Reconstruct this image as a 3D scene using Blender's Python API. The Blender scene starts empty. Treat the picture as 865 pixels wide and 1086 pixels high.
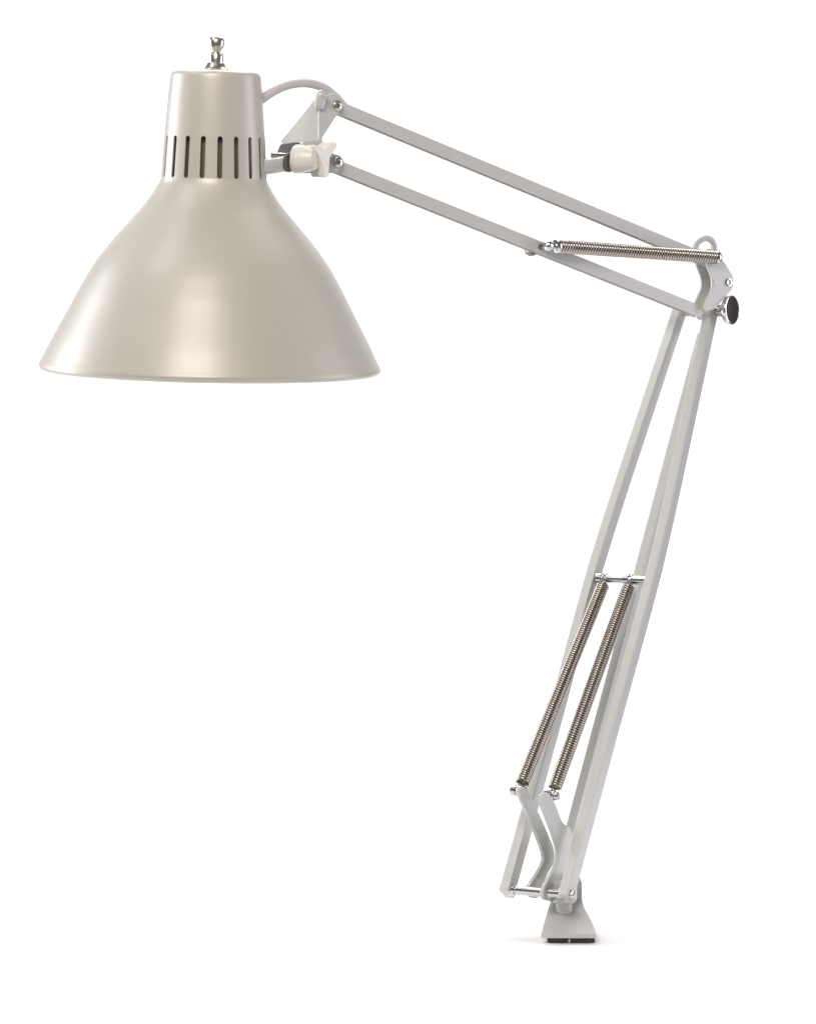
import bpy, bmesh, math
from mathutils import Vector, Matrix

# ---------------------------------------------------------------- units
# Everything is worked out in units of 0.6 mm, with the camera at the origin looking along +Y;
# put() turns that into metres with the tabletop at z = 0 and the foot of the lamp at y = 0.
S = 0.0006
F, CX, HY = 3500.0, 432.5, 290.0
YB = 3500.0                       # distance of the lamp's foot
ZT = -705.0                       # height of the tabletop below the lens
V = Vector
ROOTLOC = V((0.098, 0.0, 0.0))

def P(x, y, d=0.0):               # a point on the sight line (x, y) at distance YB + d
    Y = YB + d
    return V(((x - CX) * Y / F, Y, (HY - y) * Y / F))

def hit(x, y, p0, n):             # where that sight line meets a plane
    r = V(((x - CX) / F, 1.0, (HY - y) / F))
    return r * (p0.dot(n) / r.dot(n))

def put(v):
    return V((v.x * S, (v.y - YB) * S, (v.z - ZT) * S)) - ROOTLOC

sc = bpy.context.scene
col = sc.collection

# ---------------------------------------------------------------- materials
def mat(name, base, rough, metal=0.0, bump=0.0, bscale=900.0, var=0.0, coat=0.0, spec=0.5, rvar=0.0):
    m = bpy.data.materials.new(name); m.use_nodes = True
    nt = m.node_tree; b = nt.nodes['Principled BSDF']
    b.inputs['Base Color'].default_value = (*base, 1)
    b.inputs['Roughness'].default_value = rough
    b.inputs['Metallic'].default_value = metal
    b.inputs['Specular IOR Level'].default_value = spec
    if coat:
        b.inputs['Coat Weight'].default_value = coat
        b.inputs['Coat Roughness'].default_value = 0.28
    tc = nt.nodes.new('ShaderNodeTexCoord')
    if var or rvar:
        nz = nt.nodes.new('ShaderNodeTexNoise'); nz.inputs['Scale'].default_value = 60
        nz.inputs['Detail'].default_value = 6
        nt.links.new(tc.outputs['Object'], nz.inputs['Vector'])
        if var:
            mp = nt.nodes.new('ShaderNodeMapRange')
            mp.inputs['To Min'].default_value = 1 - var; mp.inputs['To Max'].default_value = 1 + var
            nt.links.new(nz.outputs['Fac'], mp.inputs['Value'])
            mx = nt.nodes.new('ShaderNodeVectorMath'); mx.operation = 'SCALE'
            mx.inputs[0].default_value = base
            nt.links.new(mp.outputs['Result'], mx.inputs['Scale'])
            nt.links.new(mx.outputs['Vector'], b.inputs['Base Color'])
        if rvar:
            mr = nt.nodes.new('ShaderNodeMapRange')
            mr.inputs['To Min'].default_value = rough - rvar; mr.inputs['To Max'].default_value = rough + rvar
            nt.links.new(nz.outputs['Fac'], mr.inputs['Value'])
            nt.links.new(mr.outputs['Result'], b.inputs['Roughness'])
    if bump:
        n2 = nt.nodes.new('ShaderNodeTexNoise'); n2.inputs['Scale'].default_value = bscale
        n2.inputs['Detail'].default_value = 2
        nt.links.new(tc.outputs['Object'], n2.inputs['Vector'])
        bp = nt.nodes.new('ShaderNodeBump'); bp.inputs['Strength'].default_value = bump
        bp.inputs['Distance'].default_value = 0.0004
        nt.links.new(n2.outputs['Fac'], bp.inputs['Height'])
        nt.links.new(bp.outputs['Normal'], b.inputs['Normal'])
    return m

PAINT = mat('beige_enamel', (0.505, 0.488, 0.42), 0.40, 0.12, 0.04, 700, 0.02, coat=0.25, spec=0.4, rvar=0.03)
STEEL = mat('painted_steel', (0.535, 0.54, 0.515), 0.28, 0.05, 0, 700, 0.008, rvar=0.012)
CHROME = mat('chrome', (0.58, 0.58, 0.57), 0.20, 1.0, rvar=0.05)
NICKEL = mat('nickel', (0.60, 0.58, 0.53), 0.30, 1.0, rvar=0.05)
SPRING = mat('spring_steel', (0.40, 0.365, 0.315), 0.15, 1.0, var=0.14)
NUT = mat('dull_nut_steel', (0.20, 0.20, 0.19), 0.35, 1.0, rvar=0.05)
DARKM = mat('dark_reflection', (0.020, 0.014, 0.012), 0.35)  # elbow knob face: reflection of dark surroundings put into the colour
CREAM = mat('cream_plastic', (0.74, 0.715, 0.655), 0.35)
CABLE = mat('cable_sheath', (0.52, 0.49, 0.49), 0.45, 0, 0.05, 900)
FIBRE_SHADE = mat('grey_fibre_and_shade', (0.10, 0.098, 0.088), 0.5)  # washer fibre, and painted shade inside the head bracket
PAD = mat('dark_pad', (0.045, 0.037, 0.022), 0.6, 0, 0.3, 500)
BAKE = mat('socket_brown', (0.17, 0.145, 0.10), 0.5)
GLASS = mat('frosted_bulb', (0.75, 0.75, 0.72), 0.3)
WHITE = mat('white_sweep', (0.93, 0.93, 0.93), 0.9, 0, spec=0.1)

# ---------------------------------------------------------------- mesh helpers (in working units)
def frame_from(d):
    d = d.normalized()
    a = V((0, 0, 1)) if abs(d.z) < 0.9 else V((1, 0, 0))
    u = d.cross(a).normalized()
    return u, d.cross(u).normalized()

def tube(bm, pts, r, n=12, cap=True, radii=None):
    rings, u = [], None
    for i, p in enumerate(pts):
        t = (pts[min(i + 1, len(pts) - 1)] - pts[max(i - 1, 0)]).normalized()
        if u is None:
            u, w = frame_from(t)
        else:
            u = (u - t * u.dot(t)).normalized()
        w = t.cross(u)
        rr = radii[i] if radii else r
        rings.append([bm.verts.new(p + (u * math.cos(2 * math.pi * k / n) + w * math.sin(2 * math.pi * k / n)) * rr) for k in range(n)])
    for a, b in zip(rings, rings[1:]):
        for k in range(n):
            bm.faces.new((a[k], a[(k + 1) % n], b[(k + 1) % n], b[k]))
    if cap:
        bm.faces.new(rings[0][::-1]); bm.faces.new(rings[-1])

def spline(pts, n=8):             # Catmull-Rom through the points
    out = []
    q = [pts[0] * 2 - pts[1]] + list(pts) + [pts[-1] * 2 - pts[-2]]
    for i in range(1, len(q) - 2):
        for k in range(n):
            t = k / n
            out.append(0.5 * ((2 * q[i]) + (q[i + 1] - q[i - 1]) * t + (2 * q[i - 1] - 5 * q[i] + 4 * q[i + 1] - q[i + 2]) * t * t
                              + (3 * q[i] - q[i - 1] - 3 * q[i + 1] + q[i + 2]) * t ** 3))
    out.append(pts[-1].copy())
    return out

def lathe(bm, o, axis, prof, n=48):          # prof: list of (radius, distance along axis)
    axis = axis.normalized(); u, w = frame_from(axis)
    rings = []
    for r, h in prof:
        c = o + axis * h
        if r < 1e-4:
            rings.append([bm.verts.new(c)])
        else:
            rings.append([bm.verts.new(c + (u * math.cos(2 * math.pi * k / n) + w * math.sin(2 * math.pi * k / n)) * r) for k in range(n)])
    for a, b in zip(rings, rings[1:]):
        for k in range(n):
            k2 = (k + 1) % n
            if len(a) == 1 and len(b) == 1: continue
            if len(a) == 1: bm.faces.new((a[0], b[k2], b[k]))
            elif len(b) == 1: bm.faces.new((a[k], a[k2], b[0]))
            else: bm.faces.new((a[k], a[k2], b[k2], b[k]))

def prism(bm, pts, thick):                   # flat outline pushed along a vector
    a = [bm.verts.new(p) for p in pts]; b = [bm.verts.new(p + thick) for p in pts]
    n = len(pts)
    bm.faces.new(a[::-1]); bm.faces.new(b)
    for k in range(n):
        bm.faces.new((a[k], a[(k + 1) % n], b[(k + 1) % n], b[k]))

def bar(bm, pts, sx, hx, sy, hy):            # box section swept along a polyline
    rings = []
    for p in pts:
        rings.append([bm.verts.new(p + sx * a * hx + sy * b * hy) for a, b in ((-1, -1), (1, -1), (1, 1), (-1, 1))])
    for a, b in zip(rings, rings[1:]):
        for k in range(4):
            bm.faces.new((a[k], a[(k + 1) % 4], b[(k + 1) % 4], b[k]))
    bm.faces.new(rings[0][::-1]); bm.faces.new(rings[-1])

def channel(bm, a, c, sx, hx, sy, hy, t):    # folded channel, open on the -sy side
    sec = [(-hx, -hy), (-hx, hy), (hx, hy), (hx, -hy), (hx - t, -hy), (hx - t, hy - t), (t - hx, hy - t), (t - hx, -hy)]
    A_ = [bm.verts.new(a + sx * x + sy * y) for x, y in sec]; C_ = [bm.verts.new(c + sx * x + sy * y) for x, y in sec]
    for k in range(8):
        bm.faces.new((A_[k], A_[(k + 1) % 8], C_[(k + 1) % 8], C_[k]))
    for q_ in ((0, 1, 6, 7), (1, 2, 5, 6), (2, 3, 4, 5)):
        bm.faces.new([A_[i] for i in q_]); bm.faces.new([C_[i] for i in q_])

def rounded(pts, r, n=5):                    # round the corners of a flat outline
    out = []
    m = len(pts)
    for i, p in enumerate(pts):
        a, b = pts[i - 1], pts[(i + 1) % m]
        ra = min(r, (a - p).length * 0.45); rb = min(r, (b - p).length * 0.45)
        s, e = p + (a - p).normalized() * ra, p + (b - p).normalized() * rb
        for k in range(n + 1):
            t = k / n
            out.append(s * (1 - t) ** 2 + p * 2 * t * (1 - t) + e * t * t)
    return out

def helix(bm, a, b, R, wire, pitch, seg=14, n=6):
    ax = (b - a); L = ax.length; d = ax.normalized(); u, w = frame_from(d)
    turns = L / pitch
    N = int(turns * seg)
    pts = []
    for i in range(N + 1):
        t = i / N; ang = 2 * math.pi * turns * t
        pts.append(a + d * (L * t) + (u * math.cos(ang) + w * math.sin(ang)) * R)
    tube(bm, pts, wire, n)

def build(name, bm, m, parent, bevel=0.0, angle=35, label=None):
    bmesh.ops.recalc_face_normals(bm, faces=bm.faces)
    for v in bm.verts: v.co = put(v.co)
    me = bpy.data.meshes.new(name); bm.to_mesh(me); bm.free()
    me.materials.append(m)
    for p in me.polygons: p.use_smooth = True
    o = bpy.data.objects.new(name, me); col.objects.link(o)
    if bevel:
        md = o.modifiers.new('bevel', 'BEVEL'); md.width = bevel * S; md.segments = 3
        md.limit_method = 'ANGLE'; md.angle_limit = math.radians(50)
        wn = o.modifiers.new('normals', 'WEIGHTED_NORMAL'); wn.keep_sharp = True; wn.weight = 100
    else:
        me.set_sharp_from_angle(angle=math.radians(angle))
    if parent: o.parent = parent
    if label: o['label'] = label
    return o

def B(): return bmesh.new()

# ---------------------------------------------------------------- the lamp
lamp = bpy.data.objects.new('desk_lamp', None); col.objects.link(lamp)
lamp.location = ROOTLOC; lamp.empty_display_size = 0.05
lamp['label'] = 'beige swing-arm work lamp with slotted bell shade and springs, clamped to white tabletop'
lamp['category'] = 'lamp'

psi = math.radians(26)
p = V((math.cos(psi), -math.sin(psi), 0))        # direction of the lower pins
h = V((math.sin(psi), math.cos(psi), 0))         # level, away from the lens
O0 = P(569, 946, 0)                               # lower pin
O1 = P(736, 333, 416.6)                           # elbow pin
q = (O1 - O0).normalized(); LEN = (O1 - O0).length
n = p.cross(q).normalized()                       # front of the lower arm
def A(u, v, w=0.0): return O0 + p * u + q * v + n * w

# ---- lower arm: two front bars, spread by a cross pin, and one rear bar
bars = []
for s in (-1, 1):
    b = B()
    bar(b, [A(34 * s, -5.5), A(34 * s, 20), A(34.6 * s, 200), A(35.6 * s, 300), A(36 * s, 360), A(35.8 * s, 410), A(34.4 * s, 460), A(32 * s, 520), A(20 * s, LEN + 6)], p, 5.6, n, 9.5)
    bars.append(build('lower_arm_bar', b, STEEL, lamp, 1.2))
b = B()
bar(b, [A(2.5, 38, -40), A(2.5, LEN - 8, -34)], p, 5.2, n, 8)
build('rear_arm_bar', b, STEEL, lamp, 1.2)

def pin(a, c, r, collars=(), parent=lamp, name='cross_pin', m=CHROME):
    b = B(); d = (c - a).normalized()
    L = (c - a).length
    lathe(b, a, d, [(0, 0), (r * .8, 0), (r, r * .25), (r, L - r * .25), (r * .8, L), (0, L)], 24)
    for t in collars:
        lathe(b, a, d, [(r * .9, t - 3.5), (r * 1.32, t - 3.2), (r * 1.32, t + 3.2), (r * .9, t + 3.5)], 24)
    return build(name, b, m, parent)

pin(A(-42, 0), A(44, 0), 4.8, (14, 71))
pin(A(-36, 390, 3), A(33, 390, 3), 5.0, (10, 43))
pin(A(-27, LEN), A(42, LEN), 3.6)

def pan_head(o, axis, r, parent, name='screw', m=NICKEL):
    b = B()
    lathe(b, o, axis, [(r, 0), (r * 1.02, r * .25), (r * .92, r * .55), (r * .62, r * .74), (r * .30, r * .78), (r * .2, r * .5), (0, r * .45)], 28)
    a1, a2 = frame_from(axis)
    for e, f in ((a1, a2), (a2, a1)):
        bar(b, [o + axis * r * .74 - e * r * .5, o + axis * r * .74 + e * r * .5], f, r * .07, axis, r * .1)
    return build(name, b, m, parent)

pan_head(A(39.8, 0), p, 5.5, bars[1])

# ---- foot: cheeks that carry the springs, post, sloped clamp plate
def cheek(u, outline):
    p0 = O0 + p * (u - 2.2)
    b = B()
    pts = [hit(x, y, O0 + p * u, p) for x, y in outline]
    pts = rounded([t - p * 2.2 for t in pts], 9, 5)
    prism(b, pts, p * 4.4)
    return build('spring_bracket', b, STEEL, lamp, 1.0)

c1 = cheek(-12, [(548.5, 835), (555, 834), (561, 844), (574, 872), (585.5, 899), (586.5, 913), (577, 930), (570, 953), (560, 952), (558, 941), (567, 928), (576, 912), (573, 900), (562, 872), (549, 843)])
c2 = cheek(10, [(571, 842), (580, 841), (587, 852), (594, 872), (604.5, 879), (605, 895), (601, 950), (588, 957), (574, 954), (574, 942), (582, 929), (589.5, 914), (590, 902), (583, 880), (572, 852)])

b = B()
base = P(598, 950, 6)
zf = P(598, 962, 4).z
lathe(b, V((base.x, base.y + 8, zf - 4)), V((0, 0, 1)), [(0, -4), (9, -4), (9, 6), (11.5, 7), (13, 9), (13.8, 12), (14, 16), (14, 26), (13, 29), (0, 29)], 40)
post = build('swivel_post', b, STEEL, lamp)

# bent sheet: upright, sloping flared plate, lip
b = B()
def sect(xl, xr, y, d): return P(xl, y, d), P(xr, y, d)
rows = [sect(588, 614, 929, 30), sect(584, 617, 937, 30), sect(584, 617, 955, 28), sect(581.5, 619, 962, 18), sect(577, 627, 977, -6),
        sect(574, 631.5, 988, -27), sect(573.5, 632, 990.5, -31)]
th = V((0, 0, -1))
up, dn = [], []
for i, (l, r) in enumerate(rows):
    t = V((0, 5, 0)) if i < 3 else (V((0, 4, -4)) if i == 3 else V((0, 0.5, -5)))
    up.append([b.verts.new(l.lerp(r, k / 6)) for k in range(7)])
    dn.append([b.verts.new(l.lerp(r, k / 6) + t) for k in range(7)])
for i in range(len(rows) - 1):
    for k in range(6):
        b.faces.new((up[i][k], up[i][k + 1], up[i + 1][k + 1], up[i + 1][k]))
        b.faces.new((dn[i][k], dn[i + 1][k], dn[i + 1][k + 1], dn[i][k + 1]))
    b.faces.new((up[i][0], up[i + 1][0], dn[i + 1][0], dn[i][0]))
    b.faces.new((up[i][6], dn[i][6], dn[i + 1][6], up[i + 1][6]))
for i in (0, -1):
    for k in range(6):
        b.faces.new((up[i][k], up[i][k + 1], dn[i][k + 1], dn[i][k]))
foot = build('clamp_plate', b, STEEL, lamp, 0.8)
# dark jaw under the plate
b = B()
zl, zr = P(580, 990, -27), P(630.5, 990, -27)
ztop = P(600, 990.5, -31).z - 5.2
x0, x1 = zl.x, zr.x
prism(b, [V((x0, YB - 27, ZT + .6)), V((x1, YB - 27, ZT + .6)), V((x1 - 4, YB + 34, ZT + .6)), V((x0 + 4, YB + 34, ZT + .6))], V((0, 0, ztop - ZT - .6)))
jaw = build('clamp_jaw', b, PAD, foot, 0.8)
for t, wd in ((.30, 1.2), (.46, 0.9), (.84, 1.6)):
    b = B()
    xx = x0 + (x1 - x0) * t
    prism(b, [V((xx - wd, YB - 28.4, ZT + .8)), V((xx + wd, YB - 28.4, ZT + .8)), V((xx + wd, YB - 26.5, ZT + .8)), V((xx - wd, YB - 26.5, ZT + .8))], V((0, 0, ztop - ZT - 1.4)))
    build('jaw_rib', b, STEEL if t == .46 else PAD, foot, 0.3)

# ---- springs
def spring(a, c, R, hook_a, hook_c, pitch=3.1):
    b = B(); helix(b, a, c, R - pitch * .46, pitch * .46, pitch)
    s = build('spring', b, SPRING, lamp, angle=80)
    # end hooks: a bent wire loop from the last coil to the anchor
    d = (c - a).normalized()
    for (e, anchor, sg) in ((a, hook_a, -1), (c, hook_c, 1)):
        if anchor is None: continue
        b = B()
        t = (anchor - e)
        u, w = frame_from(d)
        L = t.length
        ctr = anchor
        pts = [e + u * (R * .8) - d * sg * 2, e + d * sg * 1.5 + u * (R * .5), e + d * sg * 3]
        k0 = 10
        ringR = max(3.6, L * .42)
        tn = t.normalized()
        side = w
        for k in range(k0 + 1):
            ang = math.pi + k / k0 * math.pi * 1.75
            pts.append(ctr + tn * math.cos(ang) * ringR + side * math.sin(ang) * ringR)
        tube(b, spline(pts, 4), 2.2, 10)
        build('spring_hook', b, CHROME, s)
    return s

def B0(x, y, u):  return hit(x, y, O0 + p * u, p)
m1 = A(-18.5, 390, 3); m2 = A(12.5, 390, 3)
e1 = B0(550.2, 838.5, -22); e2 = B0(585, 844, 2.5)
for (mt, eb) in ((m1, e1), (m2, e2)):
    d = (eb - mt).normalized()
    spring(mt + d * 10, eb - d * 10, 7.6, mt, eb)
# short pins that hold the lower hooks
for e in (e1, e2):
    pin(e - p * 8.5, e + p * 8, 4.4, (3.4, 8.5), name='spring_pin')

# ---- upper arm
m = V((0.53, -0.848, 0)).normalized()             # side of the upper arm that faces the lens
E = P(745, 300, 392)
def U(x, y, off=0.0): return hit(x, y, E + m * off, m)
for (a, c, t) in (((352, 110.5), (757, 278.8), 'u'), ((347, 171.8), (744.5, 331.2), 'l')):
    A0, A1 = U(*a, 6), U(*c, 6)
    A0 -= m * 6; A1 -= m * 6
    d = (A1 - A0).normalized(); sd = m.cross(d).normalized()
    if sd.z < 0: sd = -sd
    b = B(); channel(b, A0, A1, m, 6, sd, 7.0, 1.5)
    ub = build('upper_arm_bar', b, STEEL, lamp, 0.6)
    if t == 'u': pan_head(U(357, 112, 11.5), m, 5.8, ub)
    else: pan_head(U(357.5, 172, 11.5), m, 5.8, ub)
    if t == 'l': low_bar = ub

# upper spring on the near side of the lower bar
a, c = U(592, 261.3, 18), U(758, 273, 18)
s = spring(a, c, 7.9, None, None, 3.6)
b = B(); d = (c - a).normalized()
lathe(b, a - d * 20, d, [(0, 0), (3.5, .6), (5.6, 3), (5.9, 6), (5.2, 9), (4.2, 11), (4.0, 13), (7.2, 14.5), (7.9, 16.5), (7.9, 19), (6.5, 21), (0, 22)], 30)
build('spring_end', b, CHROME, s)
b = B()
lathe(b, c - d * 1, d, [(0, 0), (7.6, 0), (8.2, 1.5), (8.0, 4), (6.5, 6.5), (3.5, 8), (0, 8.5)], 30)
build('spring_end', b, CHROME, s)
b = B()                                           # bolt through the bar, nut behind
bb = U(577, 260.5, 12); be = U(560.5, 266.5, -14)
bd = be - bb; bl = bd.length
lathe(b, bb, bd, [(0, -4), (3.4, -4), (3.4, bl - 8), (6.4, bl - 8), (6.8, bl - 7), (6.8, bl - 2), (6.2, bl - 1), (3.4, bl - 1), (3.2, bl + 4), (0, bl + 4)], 12)
build('spring_bolt', b, NUT, low_bar)

# elbow: two cheek plates with a web between, in the plane of the upper arm
out_f = [(744, 268), (751, 262), (763, 273), (771, 284), (777, 294), (776, 306), (766, 317), (757, 328), (746, 330), (744.5, 326), (748, 318), (754, 306), (753.5, 294), (749, 284)]
b = B()
prism(b, rounded([U(x, y, 12) - m * 1.6 for x, y in out_f], 7), m * 3.2)
elbow = build('elbow_plate', b, STEEL, lamp, 0.9)
b = B()
prism(b, rounded([U(x, y, 12) - m * 22 for x, y in out_f], 7), m * 3.2)
build('elbow_plate', b, STEEL, lamp, 0.9)
b = B()                                           # web closes the right side of the two plates
web = [(768, 282), (774, 293), (773.5, 304), (765, 314), (764, 312), (771, 303.5), (771.5, 293.5), (766, 284)]
prism(b, [U(x, y, 12) - m * 18.7 for x, y in web], m * 17)
build('elbow_web', b, STEEL, lamp, 0.5)
b = B()
hc = U(771.8, 299.5, 13.7)
lathe(b, hc, m, [(4.6, 0), (4.6, 1.4), (3.2, 1.7), (2.6, .4), (0, .2)], 28)
build('rivet', b, CHROME, elbow)
b = B()
lathe(b, U(757, 300, 13.7), m, [(3.4, 0), (3.0, .9), (1.5, 1.4), (0, 1.5)], 24)
build('rivet', b, STEEL, elbow)
# swivel lug that joins the two arms: stands on the elbow pin between the lower bars
b = B()
lug = rounded([O1 + h * -7 + V((0, 0, -7)), O1 + h * 9 + V((0, 0, -7)), O1 + h * 9 + V((0, 0, 26)), O1 + h * -7 + V((0, 0, 26))], 6)
prism(b, [t + p * 5 for t in lug], p * 9)
build('elbow_lug', b, STEEL, lamp, 1.0)
# tightening knob on the elbow pin
b = B()
ko = A(35.5, LEN + 6)
kx = V((math.cos(math.radians(34)), -math.sin(math.radians(34)), 0.02)).normalized()
lathe(b, ko, kx, [(0, -10), (4.5, -10), (4.5, -6), (7, -6), (7, -2), (4.5, -2), (4.5, 1), (9, 2), (15.6, 4.5), (17.4, 6.5), (17.8, 9.5), (17.2, 11.2), (16.2, 11.8), (15.2, 11.8), (15, 11), (0, 10.8)], 48)
knob = build('elbow_knob', b, CHROME, lamp)
b = B()  # dark disc stands for what the chrome face would mirror
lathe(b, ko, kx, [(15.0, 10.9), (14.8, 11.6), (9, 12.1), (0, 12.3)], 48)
build('knob_face', b, DARKM, knob, label='chrome knob face with dark reflection painted in')
# cable looping over the elbow
b = B()
tube(b, spline([U(x, y, -4) for x, y in ((728, 274), (735, 265), (740, 256.5), (748, 252.5), (754.5, 256), (757, 264), (757.5, 276), (757, 290))], 8), 3.7, 16)
build('cable', b, CABLE, lamp)

# ---- lamp head
DS = 78.0                                          # shade axis, distance beyond the foot
k = (YB + DS) / F
ctop = P(229.3, 75, DS); cbot = P(222.3, 398, DS)
ax = (cbot - ctop); ax = V((ax.x, ax.y, ax.z))
ax = (ax.normalized() + V((0, 0.034, 0))).normalized()  # a slight nod towards the lens at the top
ctop = ctop + V((0, -4, 0))
prof = [(0, 74.4), (20, 74.5), (36, 75.0), (42, 75.6), (45.4, 77.0), (47.2, 79.4), (48.0, 83), (48.8, 90), (50, 103), (51.2, 118), (52.4, 135),
        (53.2, 144.5), (55.9, 189.5), (57.6, 194), (60.3, 199), (64.3, 205.5), (69.8, 213.5), (76, 221.5), (83.4, 230), (92, 240), (100.6, 250), (110.6, 262.3), (120.2, 275),
        (128.2, 287.5), (135.2, 300), (142.0, 312.5), (148.4, 325), (155.2, 338), (161.6, 350), (168.4, 363), (174.2, 375), (178.6, 384), (180.4, 387.5), (181, 389.8), (180.4, 392.2), (178.4, 394.2), (175, 395.2), (171, 395.4)]
prof = [(r * k, (y - 75) * k) for r, y in prof]
# refine the profile smoothly
pv = [V((r, z, 0)) for r, z in prof]
i0 = 11; i1 = 12                                    # slot zone is the straight run between these two
fine = spline(pv[:i0 + 1], 3)[:-1]
slot_i0 = len(fine)
NS = 26
for t in range(NS + 1):
    fine.append(pv[i0].lerp(pv[i1], t / NS))
slot_i1 = len(fine) - 1
fine += spline(pv[i1:], 4)[1:]
NSL = 19; COLS = 10; HW = 2.7 * k; T = 1.5 * k
u_, w_ = V((1, 0, 0)), None
u_ = (u_ - ax * u_.dot(ax)).normalized(); w_ = ax.cross(u_).normalized()   # w_ roughly -Y or +Y
if w_.y > 0: w_ = -w_
def sp(r, z, th): return ctop + ax * z + (u_ * math.sin(th) + w_ * math.cos(th)) * r
# tangents for the inner skin
def nrm(i):
    a_, b_ = fine[max(i - 1, 0)], fine[min(i + 1, len(fine) - 1)]
    t = (b_ - a_).normalized(); return V((t.y, -t.x, 0))          # points outwards
b = B()
phase = math.radians(9.6)
zs0, zs1 = fine[slot_i0].y, fine[slot_i1].y
def halfwidth(i):
    if i <= slot_i0 or i >= slot_i1: return 0.0
    z = fine[i].y; d = min(z - zs0, zs1 - z)
    return HW if d >= HW else math.sqrt(max(0, HW * HW - (HW - d) ** 2))
grid = {}
def vert(layer, i, sct, j):
    r = fine[i].x; hw = halfwidth(i); step = 2 * math.pi / NSL
    off = V((0, 0, 0))
    rr, zz = fine[i].x, fine[i].y
    if layer:
        nn = nrm(i); rr = max(0.0, rr - nn.x * T); zz = zz - nn.y * T
    if fine[i].x < 1e-3: key = (layer, i)
    else:
        if hw == 0 and j == COLS: sct, j = (sct + 1) % NSL, 0
        key = (layer, i, sct, j)
    if key in grid: return grid[key]
    al = hw / max(r, 1e-3)
    th = phase + sct * step + al + (step - 2 * al) * j / COLS
    v = b.verts.new(sp(rr, zz, th)); grid[key] = v
    return v
def face(vs):
    vs2 = []
    for v in vs:
        if v not in vs2: vs2.append(v)
    if len(vs2) > 2: return b.faces.new(vs2)
NR = len(fine)
for layer in (0, 1):
    for i in range(NR - 1):
        for sct in range(NSL):
            for j in range(COLS):
                f = [vert(layer, i, sct, j), vert(layer, i + 1, sct, j), vert(layer, i + 1, sct, j + 1), vert(layer, i, sct, j + 1)]
                face(f if not layer else f[::-1])
# walls of the slots and the rim
for sct in range(NSL):
    for i in range(slot_i0, slot_i1):
        for j in (0, COLS):
            face([vert(0, i, sct, j), vert(0, i + 1, sct, j), vert(1, i + 1, sct, j), vert(1, i, sct, j)])
    for j in range(COLS):
        face([vert(0, NR - 1, sct, j), vert(0, NR - 1, sct, j + 1), vert(1, NR - 1, sct, j + 1), vert(1, NR - 1, sct, j)])
shade = build('lamp_shade', b, PAINT, lamp, angle=50)

# switch on top, socket and bulb inside
b = B()
to = ctop + ax * (-0.9)
lathe(b, to, -ax, [(t * k, z * k) for t, z in [(0, -1), (13.2, -.6), (13.4, .6), (12.2, 1.6), (11.2, 3), (10, 4.6), (9.3, 6.6), (8.6, 7.4), (7.6, 7.8), (7.7, 9), (7.6, 15.4), (7.0, 16.6), (5.3, 17.4),
      (4.6, 18.6), (5.2, 20.4), (7.0, 22.6), (8.2, 25.6), (8.4, 29), (8.1, 31.6), (6.8, 33.8), (4.6, 35.2), (2.6, 35.8), (0, 36)]], 48)
build('switch_knob', b, NICKEL, shade)
b = B()
lathe(b, ctop, ax, [(t * k, z * k) for t, z in [(0, 3), (40, 3), (42, 12), (44, 60), (45, 112), (45.5, 116), (54.5, 117.5), (54.5, 119), (24, 120), (22, 128), (0, 128)]], 40)  # body widened and baffle disc added to keep the neck slots dark
build('socket_with_baffle', b, BAKE, shade)
b = B()
lathe(b, ctop, ax, [(t * k, z * k) for t, z in [(13, 126), (14, 146), (20, 162), (31, 180), (39, 200), (42, 220), (39, 240), (30, 256), (16, 266), (0, 269)]], 40)
build('light_bulb', b, GLASS, shade)

# stub that carries the head
ps = sp(52 * k, 101 * k, math.radians(86))
pe = U(306, 172.8, 4)
b = B(); d = (pe - ps).normalized(); L = (pe - ps).length
lathe(b, ps, d, [(0, -6), (8.6, -6), (9.0, 0), (9.2, L - 2), (8.2, L), (0, L)], 36)
build('head_stub', b, STEEL, shade)

# bracket: front plate, folded flange, rolled corner
hb = [(346, 101), (353, 98.5), (361, 104), (362.5, 113), (357.5, 121), (340, 148), (352, 163), (361, 165), (364.5, 172), (361, 180), (350, 184), (312, 184), (306.5, 179), (306.5, 163), (322, 150), (337.5, 149), (337.5, 118)]
b = B()
prism(b, rounded([U(x, y, 10) - m * 1.5 for x, y in hb], 4), m * 3)
head = build('head_bracket', b, STEEL, lamp, 0.8)
fl_n = V((-0.60, -0.80, 0.0)).normalized()
fe = U(338.5, 135, 8.5)
fl = [(335, 103), (340, 101), (340, 150), (316, 151), (312, 151), (299, 153), (297, 150), (303, 143), (311, 133)]
b = B()
prism(b, rounded([hit(x, y, fe, fl_n) for x, y in fl], 3), -fl_n * 3)
flange = build('head_flange', b, STEEL, head, 0.8)
b = B()                                            # far side of the bracket, the hollow's shadow put in as dark grey
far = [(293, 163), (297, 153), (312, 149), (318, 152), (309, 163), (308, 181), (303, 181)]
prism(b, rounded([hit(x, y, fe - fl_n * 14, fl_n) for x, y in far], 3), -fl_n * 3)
build('head_flange', b, FIBRE_SHADE, head, 0.6)
b = B()
tube(b, spline([hit(x, y, fe + fl_n * 2.5, fl_n) for x, y in ((343.5, 99.5), (341.5, 101), (339.7, 106), (339, 111), (338.5, 115.5))], 5), 6.2, 20, radii=[4.5, 5, 5.4, 5.8, 6, 6.2, 6.3, 6.4, 6.4, 6.4, 6.4, 6.4, 6.4, 6.3, 6.2, 6.1, 6, 5.8, 5.4, 4.8, 4.0])
build('rolled_corner', b, STEEL, head)
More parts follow.
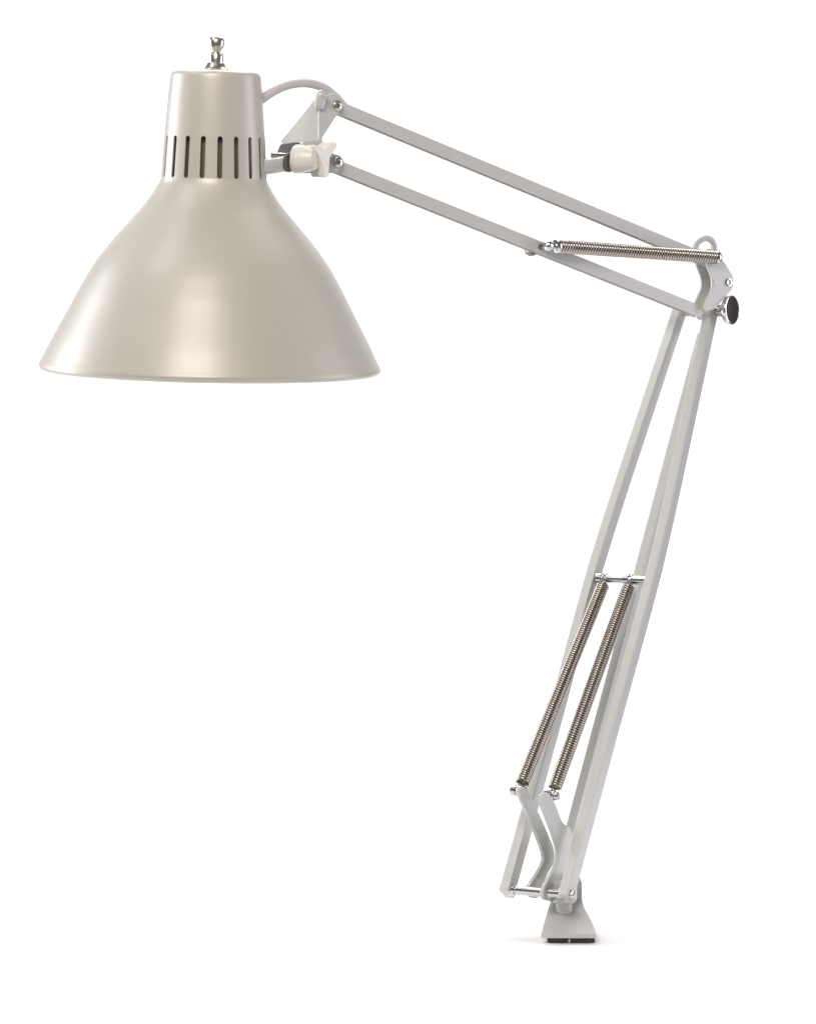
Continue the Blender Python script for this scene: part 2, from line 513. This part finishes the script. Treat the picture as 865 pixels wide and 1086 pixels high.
# bolt and washers of the head joint
wd = V((0.93, -0.36, 0)).normalized()
b = B()
wo = U(304, 172.3, 8)
lathe(b, wo, wd, [(0, 0), (10.4, 0), (10.8, 1), (10.8, 3.4), (10, 4.2), (0, 4.4)], 36)
build('washer', b, FIBRE_SHADE, head, label='dark fibre washer')
b = B()
bo = U(288.5, 164.8, 3)
lathe(b, bo, (U(305, 165.2, 3) - bo), [(0, 0), (3.2, 0), (3.4, 5), (3.4, 6.2), (2.6, 6.6), (2.6, 8), (3.6, 8.4), (3.6, 10), (3, 10.4), (3, 17), (0, 17)], 20)
build('bolt', b, CHROME, head)
# cream three-lobed tightening knob
ka = V((0.72, -0.69, 0.0)).normalized()
kc = U(313, 168.5, 18)
b = B()
lathe(b, kc, wd, [(0, 0), (14.6, 0), (15.6, 2), (15.6, 6), (14.8, 12), (13.2, 18), (11.6, 24), (0, 25)], 40)
hub = build('tightening_knob', b, CREAM, lamp, label='cream three-lobed knob')
b = B()
kp0 = U(346, 166, 36)
def K(x, y): return hit(x, y, kp0, ka)
star = [(331.5, 156.5), (334, 153.2), (345, 158), (354, 150.2), (358, 151.8), (357.2, 156.5), (349.8, 167.5), (348.8, 186), (346.8, 188.2), (343.6, 187), (342.2, 175), (338.5, 165)]
pts = rounded([K(x, y) for x, y in star], 1.5, 4)
prism(b, pts, -ka * 20)
build('knob_lobes', b, CREAM, hub, 0.9)

# cable arching from the shade into the upper bar
b = B()
cp = [sp(44 * k, 33 * k, math.radians(97))] + [U(x, y, -2) for x, y in ((291, 96.2), (308, 89.5), (325, 88), (342, 92.5), (355, 102.5), (365, 113.5), (374, 119))]
tube(b, spline(cp, 8), 5.1, 18)
build('cable', b, CABLE, lamp)

# ---------------------------------------------------------------- white sweep: tabletop running up into a backdrop
def sweep():
    b = B()
    Y0, YW, R, HT, W = 2550.0, 5600.0, 700.0, 2600.0, 1150.0
    line = [V((0, Y0, ZT)), V((0, 3600, ZT)), V((0, YW - R, ZT))]
    for t in range(1, 17):
        an = t / 16 * math.pi / 2
        line.append(V((0, YW - R + R * math.sin(an), ZT + R - R * math.cos(an))))
    line.append(V((0, YW, ZT + HT)))
    a = [b.verts.new(t + V((-W, 0, 0))) for t in line]; c = [b.verts.new(t + V((W, 0, 0))) for t in line]
    for i in range(len(line) - 1): b.faces.new((a[i], c[i], c[i + 1], a[i + 1]))
    for v in b.verts: v.co = v.co + ROOTLOC / S
    o = build('backdrop', b, WHITE, None, angle=80)
    if o.data.polygons[0].normal.z < 0: o.data.flip_normals()
    o['kind'] = 'structure'
    o['label'] = 'seamless white tabletop and backdrop'
sweep()

# ---------------------------------------------------------------- light
w = bpy.data.worlds.new('World'); sc.world = w; w.use_nodes = True
bg = w.node_tree.nodes['Background']
bg.inputs['Color'].default_value = (0.98, 1.0, 0.90, 1); bg.inputs['Strength'].default_value = 0.15

def area(name, loc, target, sx, sy, power, colr):
    l = bpy.data.lights.new(name, 'AREA'); l.shape = 'RECTANGLE'; l.size = sx; l.size_y = sy
    l.energy = power; l.color = colr
    o = bpy.data.objects.new(name, l); col.objects.link(o)
    o.location = loc
    o.rotation_euler = (V(target) - V(loc)).to_track_quat('-Z', 'Y').to_euler()
    return o
area('backdrop_lamp', (0.0, 0.80, 1.75), (0.0, 0.88, 0.0), 1.5, 0.6, 23, (1, 1, 1))
area('softbox', (-1.25, 0.44, 0.42), (-0.15, 0.0, 0.40), 0.55, 1.2, 18, (0.91, 0.91, 1.0))
area('top_lamp', (-0.60, -0.20, 1.22), (0.12, 0.05, 0.10), 0.30, 0.36, 1.6, (0.88, 0.87, 1.0))
area('front_lamp', (-0.26, -0.95, 1.12), (-0.06, 0.0, 0.30), 0.55, 0.5, 11.6, (1.0, 0.91, 0.86))
area('fill_lamp', (1.12, 0.14, 0.45), (-0.1, 0.0, 0.40), 0.5, 1.0, 6.5, (0.88, 0.84, 1.0))

# ---------------------------------------------------------------- camera
cd = bpy.data.cameras.new('camera'); cam = bpy.data.objects.new('camera', cd); col.objects.link(cam)
cd.sensor_fit = 'VERTICAL'; cd.sensor_height = 36; cd.sensor_width = 36
cd.lens = 36 * F / 1086
cam.location = (0, -YB * S, -ZT * S); cam.rotation_euler = (math.pi / 2, 0, 0)
cd.shift_y = -(543 - HY) / 1086
cd.clip_start = 0.05; cd.clip_end = 100
sc.camera = cam
sc.view_settings.view_transform = 'Standard'; sc.view_settings.look = 'None'
sc.view_settings.exposure = 0.0; sc.view_settings.gamma = 1.0
